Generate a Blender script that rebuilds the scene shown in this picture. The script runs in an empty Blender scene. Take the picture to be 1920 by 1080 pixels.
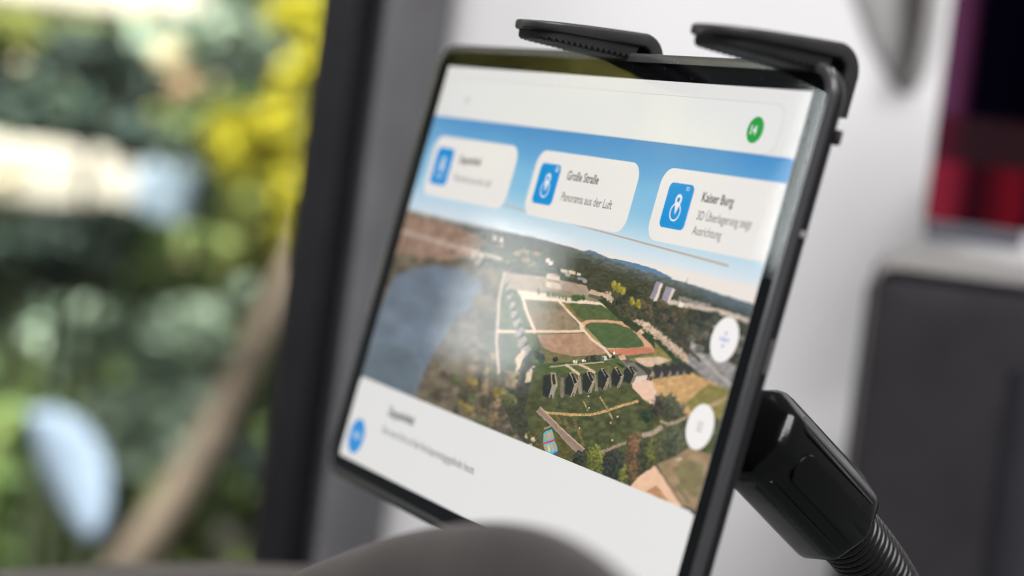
import bpy, bmesh, math, random
import numpy as np
from mathutils import Vector, Matrix

# ------------------------------------------------------------------ camera, light, exposure
S = bpy.context.scene
FOC = 3800.0                       # focal length in units of a 1920 wide frame
ROLL = math.radians(7.5)
CAM = Vector((0, 0, 1.25))
c_, s_ = math.cos(ROLL), math.sin(ROLL)
MC = Matrix(((c_, -s_, 0, CAM.x), (0, 0, -1, CAM.y), (s_, c_, 0, CAM.z), (0, 0, 0, 1)))
cam_d = bpy.data.cameras.new('camera'); cam = bpy.data.objects.new('camera', cam_d)
S.collection.objects.link(cam); cam.matrix_world = MC; S.camera = cam
cam_d.sensor_width = 36; cam_d.lens = 36 * FOC / 1920
cam_d.clip_start = 0.02; cam_d.clip_end = 200
cam_d.dof.use_dof = True; cam_d.dof.focus_distance = 0.576
cam_d.dof.aperture_fstop = cam_d.lens / 13.5
cam_d.dof.aperture_blades = 0

W = bpy.data.worlds.new('World'); S.world = W; W.use_nodes = True
bg = W.node_tree.nodes['Background']; bg.inputs[0].default_value = (0.93, 0.97, 1.0, 1); bg.inputs[1].default_value = 0.16

def lamp(name, loc, target, sx, sy, power, col=(1, 1, 1)):
    d = bpy.data.lights.new(name, 'AREA'); d.shape = 'RECTANGLE'; d.size = sx; d.size_y = sy; d.energy = power; d.color = col
    o = bpy.data.objects.new(name, d); S.collection.objects.link(o); o.location = loc
    o.rotation_euler = (Vector(target) - Vector(loc)).to_track_quat('-Z', 'Y').to_euler()
    return o
lamp('overhead_key_fill', (0.34, -0.35, 2.72), (0.24, 1.2, 1.35), 1.9, 1.0, 62, (1.0, 0.985, 0.975))  # added overhead key light for the wall, no such source in view
lamp('side_window_light', (-1.40, 1.02, 1.86), (0.0, 0.62, 1.45), 0.42, 0.62, 6.5, (0.96, 0.98, 1.0))
lamp('screen_haze_light', (-2.62, 2.31, 1.61), (0.0, 0.62, 1.30), 0.16, 0.26, 0.70, (0.94, 0.95, 1.0))  # added unseen lamp that lays the pale haze on the screen
lamp('garden_daylight', (-2.4, 1.9, 4.6), (-1.4, 5.0, 1.2), 3.0, 2.4, 900, (1.0, 0.94, 0.82)).data.spread = math.radians(115)

S.view_settings.view_transform = 'Standard'; S.view_settings.look = 'None'
S.view_settings.exposure = 0; S.view_settings.gamma = 1
S.cycles.use_denoising = True; S.cycles.filter_width = 1.1
S.cycles.max_bounces = 8; S.cycles.transparent_max_bounces = 24
S.cycles.caustics_reflective = False; S.cycles.caustics_refractive = False

# ------------------------------------------------------------------ helpers
def at(x, y, d):
    return MC @ Vector(((x - 960) / FOC * d, -(y - 540) / FOC * d, -d))
def lin(c):
    c = np.asarray(c, float) / 255.0
    return np.where(c <= 0.04045, c / 12.92, ((c + 0.055) / 1.055) ** 2.4)
def link(o, parent=None):
    S.collection.objects.link(o)
    if parent is not None: o.parent = parent
    return o
def tag(o, label=None, cat=None, group=None, kind=None):
    if label: o['label'] = label
    if cat: o['category'] = cat
    if group: o['group'] = group
    if kind: o['kind'] = kind
    return o
def mesh(name, verts, faces, mat, parent=None, smooth=False, recalc=True):
    m = bpy.data.meshes.new(name); m.from_pydata([tuple(v) for v in verts], [], faces); m.update()
    if recalc and len(faces) > 1:
        bm = bmesh.new(); bm.from_mesh(m); bmesh.ops.recalc_face_normals(bm, faces=bm.faces); bm.to_mesh(m); bm.free()
    if smooth:
        for p in m.polygons: p.use_smooth = True
    if mat: m.materials.append(mat)
    return link(bpy.data.objects.new(name, m), parent)
def empty(name, mat=None, parent=None):
    o = bpy.data.objects.new(name, None); o.empty_display_size = 0.02
    if mat is not None: o.matrix_world = mat
    return link(o, parent)
def smooth_by_angle(o, deg=35):
    for p in o.data.polygons: p.use_smooth = True
    o.data.set_sharp_from_angle(angle=math.radians(deg))
    return o
def bevel(o, w, seg=3):
    b = o.modifiers.new('bevel', 'BEVEL'); b.width = w; b.segments = seg; b.limit_method = 'ANGLE'; b.harden_normals = False
    smooth_by_angle(o, 40); return o
def box(name, a, b, mat, parent=None):
    (x0, y0, z0), (x1, y1, z1) = a, b
    v = [(x0,y0,z0),(x1,y0,z0),(x1,y1,z0),(x0,y1,z0),(x0,y0,z1),(x1,y0,z1),(x1,y1,z1),(x0,y1,z1)]
    return mesh(name, v, [(0,3,2,1),(4,5,6,7),(0,1,5,4),(1,2,6,5),(2,3,7,6),(3,0,4,7)], mat, parent)
def rrect(x0, x1, y0, y1, r, n=8):
    pts = []
    for cx, cy, a0 in ((x1-r, y1-r, 0), (x0+r, y1-r, 90), (x0+r, y0+r, 180), (x1-r, y0+r, 270)):
        for k in range(n + 1):
            a = math.radians(a0 + 90 * k / n); pts.append((cx + r*math.cos(a), cy + r*math.sin(a)))
    return pts
def loft(name, loops, mat, parent=None, cap0=True, cap1=True, closed=True):
    n = len(loops[0]); v = [p for l in loops for p in l]; f = []
    for i in range(len(loops) - 1):
        for k in range(n if closed else n - 1):
            k2 = (k + 1) % n
            f.append((i*n+k, i*n+k2, (i+1)*n+k2, (i+1)*n+k))
    if cap0: f.append(tuple(range(n - 1, -1, -1)))
    if cap1: f.append(tuple((len(loops)-1)*n + k for k in range(n)))
    return mesh(name, v, f, mat, parent)

# ------------------------------------------------------------------ materials
def new_mat(name):
    m = bpy.data.materials.new(name); m.use_nodes = True
    nt = m.node_tree; return m, nt, nt.nodes['Principled BSDF']
def pbr(name, col, rough=0.5, spec=0.5, metal=0.0, noise=0.0, scale=60.0, bump=0.0, bscale=400.0, rvar=0.0, coat=0.0):
    m, nt, b = new_mat(name); N = nt.nodes; L = nt.links
    b.inputs['Base Color'].default_value = (*col, 1); b.inputs['Roughness'].default_value = rough
    b.inputs['Metallic'].default_value = metal; b.inputs['Specular IOR Level'].default_value = spec
    b.inputs['Coat Weight'].default_value = coat
    tc = N.new('ShaderNodeTexCoord')
    if noise > 0 or rvar > 0:
        t = N.new('ShaderNodeTexNoise'); t.inputs['Scale'].default_value = scale; t.inputs['Detail'].default_value = 6
        L.new(tc.outputs['Object'], t.inputs['Vector'])
        if noise > 0:
            r = N.new('ShaderNodeValToRGB'); k = noise
            r.color_ramp.elements[0].position = 0.3; r.color_ramp.elements[1].position = 0.7
            r.color_ramp.elements[0].color = (*[x*(1-k) for x in col], 1); r.color_ramp.elements[1].color = (*[min(1, x*(1+k)) for x in col], 1)
            L.new(t.outputs['Fac'], r.inputs['Fac']); L.new(r.outputs['Color'], b.inputs['Base Color'])
        if rvar > 0:
            mr = N.new('ShaderNodeMapRange'); mr.inputs['To Min'].default_value = max(0, rough-rvar); mr.inputs['To Max'].default_value = rough+rvar
            mr.inputs['From Min'].default_value = 0.3; mr.inputs['From Max'].default_value = 0.7
            L.new(t.outputs['Fac'], mr.inputs['Value']); L.new(mr.outputs['Result'], b.inputs['Roughness'])
    if bump > 0:
        t2 = N.new('ShaderNodeTexNoise'); t2.inputs['Scale'].default_value = bscale; t2.inputs['Detail'].default_value = 4
        bp = N.new('ShaderNodeBump'); bp.inputs['Strength'].default_value = bump; bp.inputs['Distance'].default_value = 0.001
        L.new(tc.outputs['Object'], t2.inputs['Vector']); L.new(t2.outputs['Fac'], bp.inputs['Height']); L.new(bp.outputs['Normal'], b.inputs['Normal'])
    return m
def glow(name, rgb, k=1.0):
    """a lit patch of the display"""
    m = bpy.data.materials.new(name); m.use_nodes = True; nt = m.node_tree; nt.nodes.clear()
    e = nt.nodes.new('ShaderNodeEmission'); o = nt.nodes.new('ShaderNodeOutputMaterial')
    e.inputs[0].default_value = (*lin(rgb), 1); e.inputs[1].default_value = k
    nt.links.new(e.outputs[0], o.inputs[0]); return m
def clear_glass(name, ior=1.5, rough=0.0, tint=(1, 1, 1), smudge=0.0):
    m = bpy.data.materials.new(name); m.use_nodes = True; nt = m.node_tree; nt.nodes.clear(); N = nt.nodes; L = nt.links
    fr = N.new('ShaderNodeFresnel'); fr.inputs[0].default_value = ior
    tr = N.new('ShaderNodeBsdfTransparent'); tr.inputs[0].default_value = (*tint, 1)
    gl = N.new('ShaderNodeBsdfGlossy'); gl.inputs['Roughness'].default_value = rough
    mx = N.new('ShaderNodeMixShader'); o = N.new('ShaderNodeOutputMaterial')
    if smudge:
        tc = N.new('ShaderNodeTexCoord'); t = N.new('ShaderNodeTexNoise'); t.inputs['Scale'].default_value = 18; t.inputs['Detail'].default_value = 8
        mr = N.new('ShaderNodeMapRange'); mr.inputs['To Min'].default_value = rough; mr.inputs['To Max'].default_value = rough + smudge
        mr.inputs['From Min'].default_value = 0.35; mr.inputs['From Max'].default_value = 0.75
        L.new(tc.outputs['Object'], t.inputs['Vector']); L.new(t.outputs['Fac'], mr.inputs['Value']); L.new(mr.outputs[0], gl.inputs['Roughness'])
    ge = N.new('ShaderNodeNewGeometry'); iv = N.new('ShaderNodeMath'); iv.operation = 'SUBTRACT'; iv.inputs[0].default_value = 1; L.new(ge.outputs['Backfacing'], iv.inputs[1])
    mu = N.new('ShaderNodeMath'); mu.operation = 'MULTIPLY'; L.new(fr.outputs[0], mu.inputs[0]); L.new(iv.outputs[0], mu.inputs[1])    # light leaves the sheet unmirrored
    L.new(mu.outputs[0], mx.inputs[0]); L.new(tr.outputs[0], mx.inputs[1]); L.new(gl.outputs[0], mx.inputs[2]); L.new(mx.outputs[0], o.inputs[0])
    return m

M_wall = pbr('white_plastic_panel', (0.80, 0.79, 0.80), 0.7, 0.15, noise=0.02, scale=9, bump=0.05, bscale=700)
M_sill = pbr('grey_sill', (0.06, 0.055, 0.055), 0.7, 0.2, noise=0.1, scale=30)
M_trim = pbr('grey_trim', (0.125, 0.122, 0.132), 0.6, 0.4, noise=0.12, scale=30, bump=0.2, bscale=900)
M_seal = pbr('black_rubber_seal', (0.010, 0.0095, 0.012), 0.6, 0.25, noise=0.2, scale=40)
M_hood = pbr('warm_grey_moulded_plastic', (0.098, 0.089, 0.090), 0.85, 0.12, noise=0.10, scale=25, bump=0.35, bscale=1500)
M_black = pbr('black_plastic', (0.004, 0.004, 0.0045), 0.20, 0.40, rvar=0.08, scale=90, bump=0.04, bscale=1200)
M_satin = pbr('satin_black_plastic', (0.026, 0.025, 0.025), 0.46, 0.5, rvar=0.12, scale=140, bump=0.10, bscale=2600)
M_rubber = pbr('black_rubber_pad', (0.014, 0.014, 0.015), 0.55, 0.4, rvar=0.1, scale=120, bump=0.1, bscale=1500)
M_bezel = pbr('black_bezel', (0.003, 0.003, 0.004), 0.6, 0.0)
M_rim = pbr('dark_glossy_rim', (0.060, 0.060, 0.064), 0.22, 0.5, metal=0.0, rvar=0.05, scale=60)
M_side = pbr('dark_metal_side', (0.018, 0.018, 0.02), 0.4, 0.5, metal=0.3, rvar=0.05, scale=60)
M_line = pbr('polished_edge', (0.45, 0.45, 0.47), 0.2, 0.5, metal=0.9)
M_glass = clear_glass('screen_glass', 1.56, 0.012, (1, 1, 1), 0.05)
M_pane = clear_glass('window_glass', 1.45, 0.0, (0.93, 0.96, 0.95))

# ------------------------------------------------------------------ setting: wall, pillar, sill, ground
YW = 1.25
def wx(px, d, py=0):            # world X of a vertical line that crosses picture row py at column px
    return at(px, py, d).x
# the white wall panel with a raised lip along the pillar
wl = wx(842, YW)
prof = [(wl, YW + 0.05), (wl, YW - 0.004), (wl + 0.004, YW - 0.010), (wl + 0.012, YW - 0.013), (wl + 0.020, YW - 0.012),
        (wl + 0.028, YW - 0.004), (wl + 0.036, YW), (1.3, YW), (1.3, YW + 0.05)]
wall = loft('wall', [[(x, y, z) for x, y in prof] for z in (0.2, 2.2)], M_wall)
smooth_by_angle(wall, 50); tag(wall, kind='structure')

pil = empty('window_pillar'); pil.location = (0, 0, 0)
xs0, xs1, xs2 = wx(606, 0.90), wx(700, 0.93), wx(848, 1.20)
prof = [(xs1, 0.99), (xs1, 0.945), (xs1 + 0.006, 0.938), (xs1 + 0.014, 0.94), (xs1 + 0.03, 0.985), (xs2 - 0.02, 1.185), (xs2 - 0.004, 1.20), (xs2, 1.212), (xs2, 1.31), (xs2 - 0.06, 1.31)]
o = loft('trim', [[(x, y, z) for x, y in prof] for z in (0.3, 2.2)], M_trim, pil); smooth_by_angle(o, 60)
prof = [(xs0, 0.985), (xs0 - 0.001, 0.91), (xs0 + 0.003, 0.902), (xs0 + 0.012, 0.905), (xs1 - 0.004, 0.925), (xs1 - 0.001, 0.935), (xs1 - 0.001, 0.985)]
o = loft('seal', [[(x, y, z) for x, y in prof] for z in (0.3, 2.2)], M_seal, pil); smooth_by_angle(o, 60)
tag(pil, 'grey plastic window pillar with a black rubber seal behind the tablet', 'pillar')
pane = box('window_pane', (-1.4, 0.958, 0.6), (xs0 + 0.004, 0.962, 2.2), M_pane)
tag(pane, 'clear side window pane with the blurred garden behind it', 'window')

# sill under the window
sill = empty('window_sill')
def sweep(name, pts, sec, mat, parent=None, smooth=True):
    """sec: list of (side, up) offsets swept along world points, up = Z"""
    loops = []
    for i, p in enumerate(pts):
        d = (pts[min(i+1, len(pts)-1)] - pts[max(i-1, 0)]).normalized(); side = d.cross(Vector((0, 0, 1))).normalized()
        loops.append([tuple(p + side*a + Vector((0, 0, 1))*b) for a, b in sec])
    o = loft(name, loops, mat, parent)
    return smooth_by_angle(o, 50) if smooth else o
pts = [at(x, y, d) for x, y, d in ((-300, 1088, .80), (-120, 1070, .81), (60, 1057, .82), (240, 1048, .83), (420, 1046, .84), (560, 1052, .85), (700, 1066, .86), (860, 1090, .87))]
sec = [(0.05, 0.0), (0.01, 0.0), (0.002, -0.002), (0.0, -0.006), (0.003, -0.0085), (0.05, -0.0085)]
sweep('sill_rail', pts, sec, M_sill, sill)
sec = [(0.05, -0.009), (0.006, -0.009), (0.006, -0.10), (0.05, -0.10)]
sweep('sill_panel', pts, sec, M_seal, sill)
tag(sill, 'dark grey curved sill rail along the bottom of the window', 'sill')

# ground outside
gv = [(-14, 1.6, -0.2), (2.5, 1.6, -0.2), (2.5, 16, -0.2), (-14, 16, -0.2)]
M_ground = pbr('garden_soil', (0.10, 0.11, 0.06), 0.9, 0.2, noise=0.5, scale=3, bump=0.4, bscale=20)
g = mesh('ground', gv, [(0, 1, 2, 3)], M_ground); tag(g, kind='structure')

# ------------------------------------------------------------------ garden outside the window
def leaf_mat(name, cols):
    m, nt, b = new_mat(name); N = nt.nodes; L = nt.links
    g_ = N.new('ShaderNodeNewGeometry'); r = N.new('ShaderNodeValToRGB')
    els = r.color_ramp.elements
    while len(els) < len(cols): els.new(0.5)
    for i, c in enumerate(cols):
        els[i].position = i / max(1, len(cols) - 1); els[i].color = (*c, 1)
    L.new(g_.outputs['Random Per Island'], r.inputs['Fac']); L.new(r.outputs['Color'], b.inputs['Base Color'])
    b.inputs['Roughness'].default_value = 0.6; b.inputs['Specular IOR Level'].default_value = 0.12
    b.inputs['Subsurface Weight'].default_value = 0.0
    return m
M_green = leaf_mat('green_leaves', [(0.05, 0.09, 0.03), (0.12, 0.18, 0.06), (0.22, 0.27, 0.10), (0.06, 0.11, 0.06)])
M_dark = leaf_mat('dark_leaves', [(0.015, 0.022, 0.024), (0.035, 0.06, 0.055), (0.07, 0.10, 0.07), (0.035, 0.03, 0.045)])
M_olive = leaf_mat('olive_leaves', [(0.10, 0.12, 0.03), (0.18, 0.20, 0.05), (0.07, 0.09, 0.03), (0.24, 0.23, 0.08)])
M_yellow = leaf_mat('yellow_blossom', [(0.42, 0.36, 0.015), (0.52, 0.46, 0.03), (0.26, 0.26, 0.04), (0.46, 0.41, 0.02)])
M_mint = leaf_mat('pale_leaves', [(0.22, 0.30, 0.23), (0.36, 0.43, 0.36), (0.16, 0.22, 0.16), (0.28, 0.35, 0.31)])
M_bark = pbr('bark', (0.11, 0.085, 0.07), 0.85, 0.2, noise=0.4, scale=14, bump=0.8, bscale=40)
M_paleleaf = pbr('sky_sheen_leaf', (0.15, 0.19, 0.27), 0.7, 0.1, noise=0.08, scale=20)  # pale blue stands for skylight on the leaf
M_greyleaf = pbr('grey_green_leaf', (0.16, 0.22, 0.20), 0.4, 0.5, noise=0.2, scale=20)
M_plaster = pbr('pale_plaster', (0.31, 0.285, 0.26), 0.8, 0.2, noise=0.05, scale=4, bump=0.2, bscale=60)
M_petal = leaf_mat('cream_petals', [(0.55, 0.49, 0.34), (0.50, 0.42, 0.25), (0.60, 0.54, 0.42)])
M_peach = leaf_mat('peach_petals', [(0.48, 0.32, 0.19), (0.42, 0.29, 0.19), (0.52, 0.39, 0.26)])
M_stem = pbr('green_stem', (0.05, 0.06, 0.035), 0.8, 0.2, noise=0.3, scale=20)
def bush(name, label, cat, cen, rad, n, size, mat, group=None, stem=True, ground=-0.2, seed=1):
    n = int(n*3.2); size = size*.52; R = random.Random(seed); root = empty(name); root.location = (cen.x, cen.y, ground)
    v, f = [], []
    lumps = [(Vector((R.gauss(0, .42), R.gauss(0, .42), R.gauss(0, .42))), R.uniform(.35, .6)) for _ in range(9)]
    for i in range(n):
        lc, lr = R.choice(lumps)
        d = Vector((R.gauss(0, 1), R.gauss(0, 1), R.gauss(0, 1))).normalized() * lr * R.uniform(.5, 1.0) + lc
        p = Vector((d.x*rad[0], d.y*rad[1], d.z*rad[2])) + cen - root.location
        a = Vector((R.gauss(0, 1), R.gauss(0, 1), R.gauss(0, .7))).normalized(); b_ = a.cross(Vector((R.gauss(0, 1), R.gauss(0, 1), R.gauss(0, 1)))).normalized()
        s = size * R.uniform(.6, 1.3); k = len(v)
        v += [p - a*s, p + b_*s*.45, p + a*s, p - b_*s*.45]; f.append((k, k+1, k+2, k+3))
    m = bpy.data.meshes.new('foliage'); m.from_pydata([tuple(q) for q in v], [], f); m.materials.append(mat)
    fo = link(bpy.data.objects.new('foliage', m), root)
    if stem:
        tube('stem', [Vector((0, 0, 0)), Vector((0.02, 0, (cen.z-ground)*.5)), Vector((0, 0, cen.z-ground))], [0.016, 0.011, 0.006], M_stem, root)
    tag(root, label, cat, group); return root
def tube(name, pts, rad, mat, parent=None, n=10):
    loops = []
    for i, p in enumerate(pts):
        d = (pts[min(i+1, len(pts)-1)] - pts[max(i-1, 0)]).normalized()
        u = d.orthogonal().normalized() if i == 0 else (loops_u - d*loops_u.dot(d)).normalized()
        loops_u = u; w = d.cross(u)
        loops.append([tuple(p + (u*math.cos(2*math.pi*k/n) + w*math.sin(2*math.pi*k/n))*rad[i]) for k in range(n)])
    o = loft(name, loops, mat, parent); return smooth_by_angle(o, 60)

B = 'shrubs outside the window'
def B_at(x, y, d, px, py, pz=None): 
    k = d / FOC
    return at(x, y, d), (px*k, (pz or px)*k*.8, py*k)
def shrub(name, label, x, y, d, px, py, n, size, mat, seed):
    cen, rad = B_at(x, y, d, px, py); return bush(name, label, 'shrub', cen, rad, n, size, mat, B, seed=seed)
shrub('shrub', 'dark teal green shrub in the upper middle of the window', 230, 190, 3.6, 200, 120, 900, 0.085, M_dark, 2)
shrub('shrub', 'mid green shrub filling the lower middle of the window', 300, 720, 3.6, 230, 230, 900, 0.07, M_green, 3)
shrub('shrub', 'dark shrub at the left edge of the window below the pale band', 60, 520, 4.0, 210, 120, 700, 0.08, M_dark, 5)
shrub('shrub', 'pale mint leaved shrub at the upper left edge of the window', 70, 150, 3.9, 110, 120, 260, 0.06, M_mint, 6)
shrub('shrub', 'olive green shrub along the top of the window', 90, 70, 3.7, 200, 40, 260, 0.09, M_olive, 7)
shrub('shrub', 'pale grey green shrub beside the yellow blossom', 430, 210, 4.4, 100, 200, 420, 0.08, M_mint, 8)
shrub('shrub', 'green shrub behind the leaning trunk near the pillar', 440, 560, 3.9, 150, 200, 600, 0.07, M_green, 9)
shrub('shrub', 'low green shrub in the bottom left of the window', 60, 960, 3.2, 260, 170, 800, 0.06, M_green, 10)
shrub('shrub', 'low dark shrub at the bottom beside the trunk', 340, 900, 3.4, 160, 160, 600, 0.06, M_dark, 11)
shrub('shrub', 'grey green shrub in the centre of the window', 210, 620, 3.1, 190, 70, 150, 0.05, M_mint, 12)
shrub('shrub', 'sparse leafy shrub in front of the lower edge of the pale band', 190, 430, 2.9, 170, 55, 110, 0.045, M_green, 15)
shrub('shrub', 'loose pale shrub hanging over the bright house wall at the top', 400, 45, 3.2, 130, 60, 110, 0.05, M_mint, 18)
shrub('shrub', 'loose pale shrub between the pale leaf and the trunk', 270, 800, 2.9, 110, 120, 110, 0.05, M_mint, 16)
shrub('shrub', 'green brown shrub between the yellow blossom and the dark leaves', 440, 330, 3.4, 70, 130, 220, 0.055, M_green, 17)
for k, (x, y, d, px, py, n, lb) in enumerate(((535, 400, 3.1, 34, 60, 60, 'narrow yellow flowering shrub hugging the pillar below the largest bunch'), (548, 230, 3.5, 40, 90, 40, 'thin yellow flowering shrub hugging the pillar above the largest bunch'), (555, 22, 3.4, 62, 46, 150, 'bright yellow flowering shrub against the pillar, topmost bunch'), (585, 135, 3.4, 42, 40, 70, 'small yellow flowering shrub close to the pillar below the topmost bunch'),
                                             (492, 320, 3.2, 62, 95, 190, 'bright yellow flowering shrub against the pillar, largest bunch at mid height'), (520, 468, 3.2, 34, 40, 60, 'small yellow flowering shrub against the pillar, lowest bunch'))):
    cen, rad = B_at(x, y, d, px, py); bush('flowering_shrub', lb, 'shrub', cen, rad, n, 0.045, M_yellow, 'yellow flowering shrubs', stem=False, seed=13+k)
# the hedge that runs on beyond the frame and is mirrored in the screen
M_gold = leaf_mat('golden_leaves', [(0.34, 0.32, 0.07), (0.44, 0.41, 0.11), (0.24, 0.24, 0.06), (0.48, 0.44, 0.13)])
for i, (X, Y, Z, r, mt, lb) in enumerate(((-2.95, 2.84, 2.35, 0.66, M_gold, 'tall golden hedge shrub left of the window view'), (-3.6, 4.4, 2.0, 0.9, M_olive, 'tall olive hedge shrub left of the window view'),
                                  (-1.7, 6.6, 0.9, 1.9, M_green, 'broad green shrub at the back of the garden'), (-0.2, 6.8, 1.0, 1.6, M_dark, 'broad dark shrub at the back of the garden beside the pillar'))):
    bush('hedge_shrub', lb, 'shrub', Vector((X, Y, Z)), (r, r*.75, r*1.0), 1500, 0.10, mt, 'hedge shrubs behind the garden', seed=30+i)

# pale garden wall seen as a light band, and the bright house wall at the top
def slab(name, label, x0, x1, y, h, d, mat, cat='wall'):
    a, b_ = at(x0, y, d), at(x1, y, d); hh = h*d/FOC; z = at(150, y, d).z
    o = box(name, (a.x, a.y, z - hh), (b_.x, a.y + 0.2, z), mat); bevel(o, 0.02, 2); tag(o, label, cat); return o
slab('garden_wall', 'low pale plastered garden wall seen as a light band through the window', -700, 350, 275, 130, 3.3, M_plaster)
slab('garden_post', 'blue grey garden pier at the right end of the pale wall', 255, 372, 282, 165, 3.1, pbr('blue_grey_plaster', (0.14, 0.18, 0.24), 0.8, 0.2, noise=0.15, scale=5), 'pier')
shrub('shrub', 'loose dark shrub hanging over the top edge of the pale wall', 170, 240, 2.8, 190, 40, 130, 0.05, M_dark, 19)
shrub('shrub', 'loose dark shrub standing before the foot of the pale wall', 110, 450, 2.8, 150, 55, 190, 0.05, M_dark, 20)
shrub('shrub', 'yellow green shrub between the largest and lowest yellow bunches', 470, 440, 3.1, 70, 80, 130, 0.05, M_olive, 21)
slab('house_wall', 'bright pale house wall along the top edge of the window', -300, 470, -420, 440, 3.9, M_plaster)

def blossom(label, x, y, d, r_px, mat, seed):
    R = random.Random(seed); cen = at(x, y, d); r = r_px*d/FOC; root = empty('bokeh_flower_head'); root.location = cen
    v, f = [], []
    for i in range(90):
        dr = Vector((R.gauss(0, 1), R.gauss(0, 1), R.gauss(0, 1))).normalized(); p = dr*r*R.uniform(.8, 1)
        a = dr.orthogonal().normalized(); b_ = dr.cross(a); an = R.uniform(0, 6.3); a, b_ = a*math.cos(an)+b_*math.sin(an), b_*math.cos(an)-a*math.sin(an)
        k = len(v); s = r*.38
        v += [p-a*s, p-b_*s*.8+dr*s*.2, p+a*s, p+b_*s*.8+dr*s*.2]; f.append((k, k+1, k+2, k+3))
    m = bpy.data.meshes.new('petals'); m.from_pydata([tuple(q) for q in v], [], f); m.materials.append(mat); link(bpy.data.objects.new('petals', m), root)
    tube('stalk', [Vector((0, 0.02, -r*.8)), Vector((0.01, 0.05, -r*2.5)), Vector((0.0, 0.07, -r*5))], [r*.1, r*.12, r*.14], M_greyleaf, root, 6)
    tag(root, label, 'flower', 'small added bokeh glints outside' if label.startswith('small pale') else 'round flower heads outside')
blossom('cream round flower head, upper of the pair against dark leaves', 318, 108, 3.0, 32, M_petal, 1)
blossom('tan round flower head just below the cream one', 346, 165, 3.0, 30, M_peach, 2)
blossom('faint olive tan flower head below the upper pair', 300, 225, 3.1, 26, M_olive, 3)
blossom('peach round flower head alone in the middle of the window', 328, 502, 3.0, 32, M_peach, 4)
blossom('pale mint flower head beside the pillar at mid height', 460, 545, 3.1, 26, M_mint, 5)
blossom('white flower head at the foot of the window beside the pillar', 425, 1015, 3.0, 34, M_plaster, 6)
blossom('pink tan flower head at the top of the window', 270, 35, 3.3, 26, M_peach, 7)

for k, (x, y, r, mt, lb) in enumerate(((40, 120, 11, M_petal, 'small cream bokeh glint added at the far left near the top of the window'), (120, 235, 9, M_mint, 'small mint bokeh glint added just above the pale band'),
        (405, 160, 10, M_petal, 'small cream bokeh glint added right of the tan flower head'), (15, 335, 26, M_petal, 'large cream bokeh glint added at the far left end of the pale band'), (225, 462, 15, M_mint, 'pale green bokeh glint added just below the pale band'),
        (400, 440, 10, M_olive, 'small olive bokeh glint added left of the lowest yellow bunch'), (60, 690, 9, M_olive, 'small olive bokeh glint added above the pale blue leaf'), (470, 620, 12, M_yellow, 'small yellow bokeh glint added left of the trunk top'),
        (370, 610, 9, M_petal, 'small cream bokeh glint added below the peach flower head'), (250, 930, 10, M_olive, 'small olive bokeh glint added between the pale blue leaf and the trunk foot'), (450, 260, 10, M_petal, 'small cream bokeh glint added left of the largest yellow bunch'),
        (480, 120, 12, M_mint, 'small mint bokeh glint added left of the topmost yellow bunch'))):
    blossom(lb, x, y, 3.0 + .03*k, r, mt, 50+k)  # petal balls added to give bright out-of-focus glints
# the leaning trunk
tr = empty('leaning_tree'); p0, p1, p2 = at(190, 1150, 2.7), at(395, 830, 2.8), at(560, 480, 2.9)
tube('trunk', [p0, (p0+p1)/2 + Vector((0.004, 0, 0)), p1, (p1+p2)/2, p2, at(640, 240, 3.0)], [0.036, 0.032, 0.028, 0.023, 0.018, 0.015], M_bark, tr, 14)
tag(tr, 'leaning brown tree trunk crossing the lower right of the window', 'tree')
# broad leaves, sky sheen painted into the pale blue leaf colour
lp = empty('broad_leaf_plant'); 
def blade(name, x0, y0, x1, y1, w_px, d, mat, parent, tilt=0.3):
    a, b_ = at(x0, y0, d), at(x1, y1, d + tilt); ax = (b_-a); side = ax.cross(Vector((0, 1, 0.3))).normalized(); up = side.cross(ax).normalized(); w = w_px*d/FOC/2
    n = 12; v, f = [], []
    for i in range(n+1):
        t = i/n; ww = w*math.sin(math.pi*min(1, max(0.02, t))**0.9)**0.6 if 0 < t < 1 else w*.05
        p = a.lerp(b_, t) + up*math.sin(t*math.pi)*0.02
        for s in (-1, -.5, 0, .5, 1): v.append(p + side*ww*s + up*(abs(s)-.5)*.015)
    for i in range(n):
        for k in range(4): f.append((i*5+k, i*5+k+1, i*5+k+6, i*5+k+5))
    o = mesh(name, v, f, mat, parent, True); s = o.modifiers.new('thick', 'SOLIDIFY'); s.thickness = 0.003; return o
blade('leaf', 55, 770, 175, 1010, 150, 2.5, M_paleleaf, lp, -0.16)
blade('leaf', 330, 690, 420, 830, 60, 2.9, M_greyleaf, lp)
blade('leaf', 440, 840, 500, 960, 60, 2.9, M_paleleaf, lp)
tag(lp, 'broad leaved plant with one pale blue leaf at the lower left of the window', 'plant')

# ------------------------------------------------------------------ right side: strap, poster, dark panel
strap = empty('wall_hook')
cv = [(1578, -60), (1600, 0), (1625, 70), (1655, 130), (1685, 172), (1712, 176), (1738, 140), (1756, 80), (1768, 10), (1775, -60)]
M_grey = pbr('light_grey_plastic', (0.40, 0.39, 0.39), 0.6, 0.2, noise=0.04, scale=20)
M_streak = pbr('dark_streak', (0.05, 0.045, 0.042), 0.7, 0.2)
o = loft('hook_body', [[tuple(at(x, y, YW-.001)) for x, y in cv], [tuple(at(1690+(x-1690)*.93, y-8, YW-.004)) for x, y in cv], [tuple(at(1690+(x-1690)*.75, y-26, YW-.0075)) for x, y in cv], [tuple(at(1690+(x-1690)*.4, y-60, YW-.009)) for x, y in cv]], M_grey, strap)
smooth_by_angle(o, 80)
cv = [(1702, -60), (1698, 40), (1688, 118), (1692, 148), (1706, 146), (1722, 100), (1736, 30), (1744, -60)]
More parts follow.
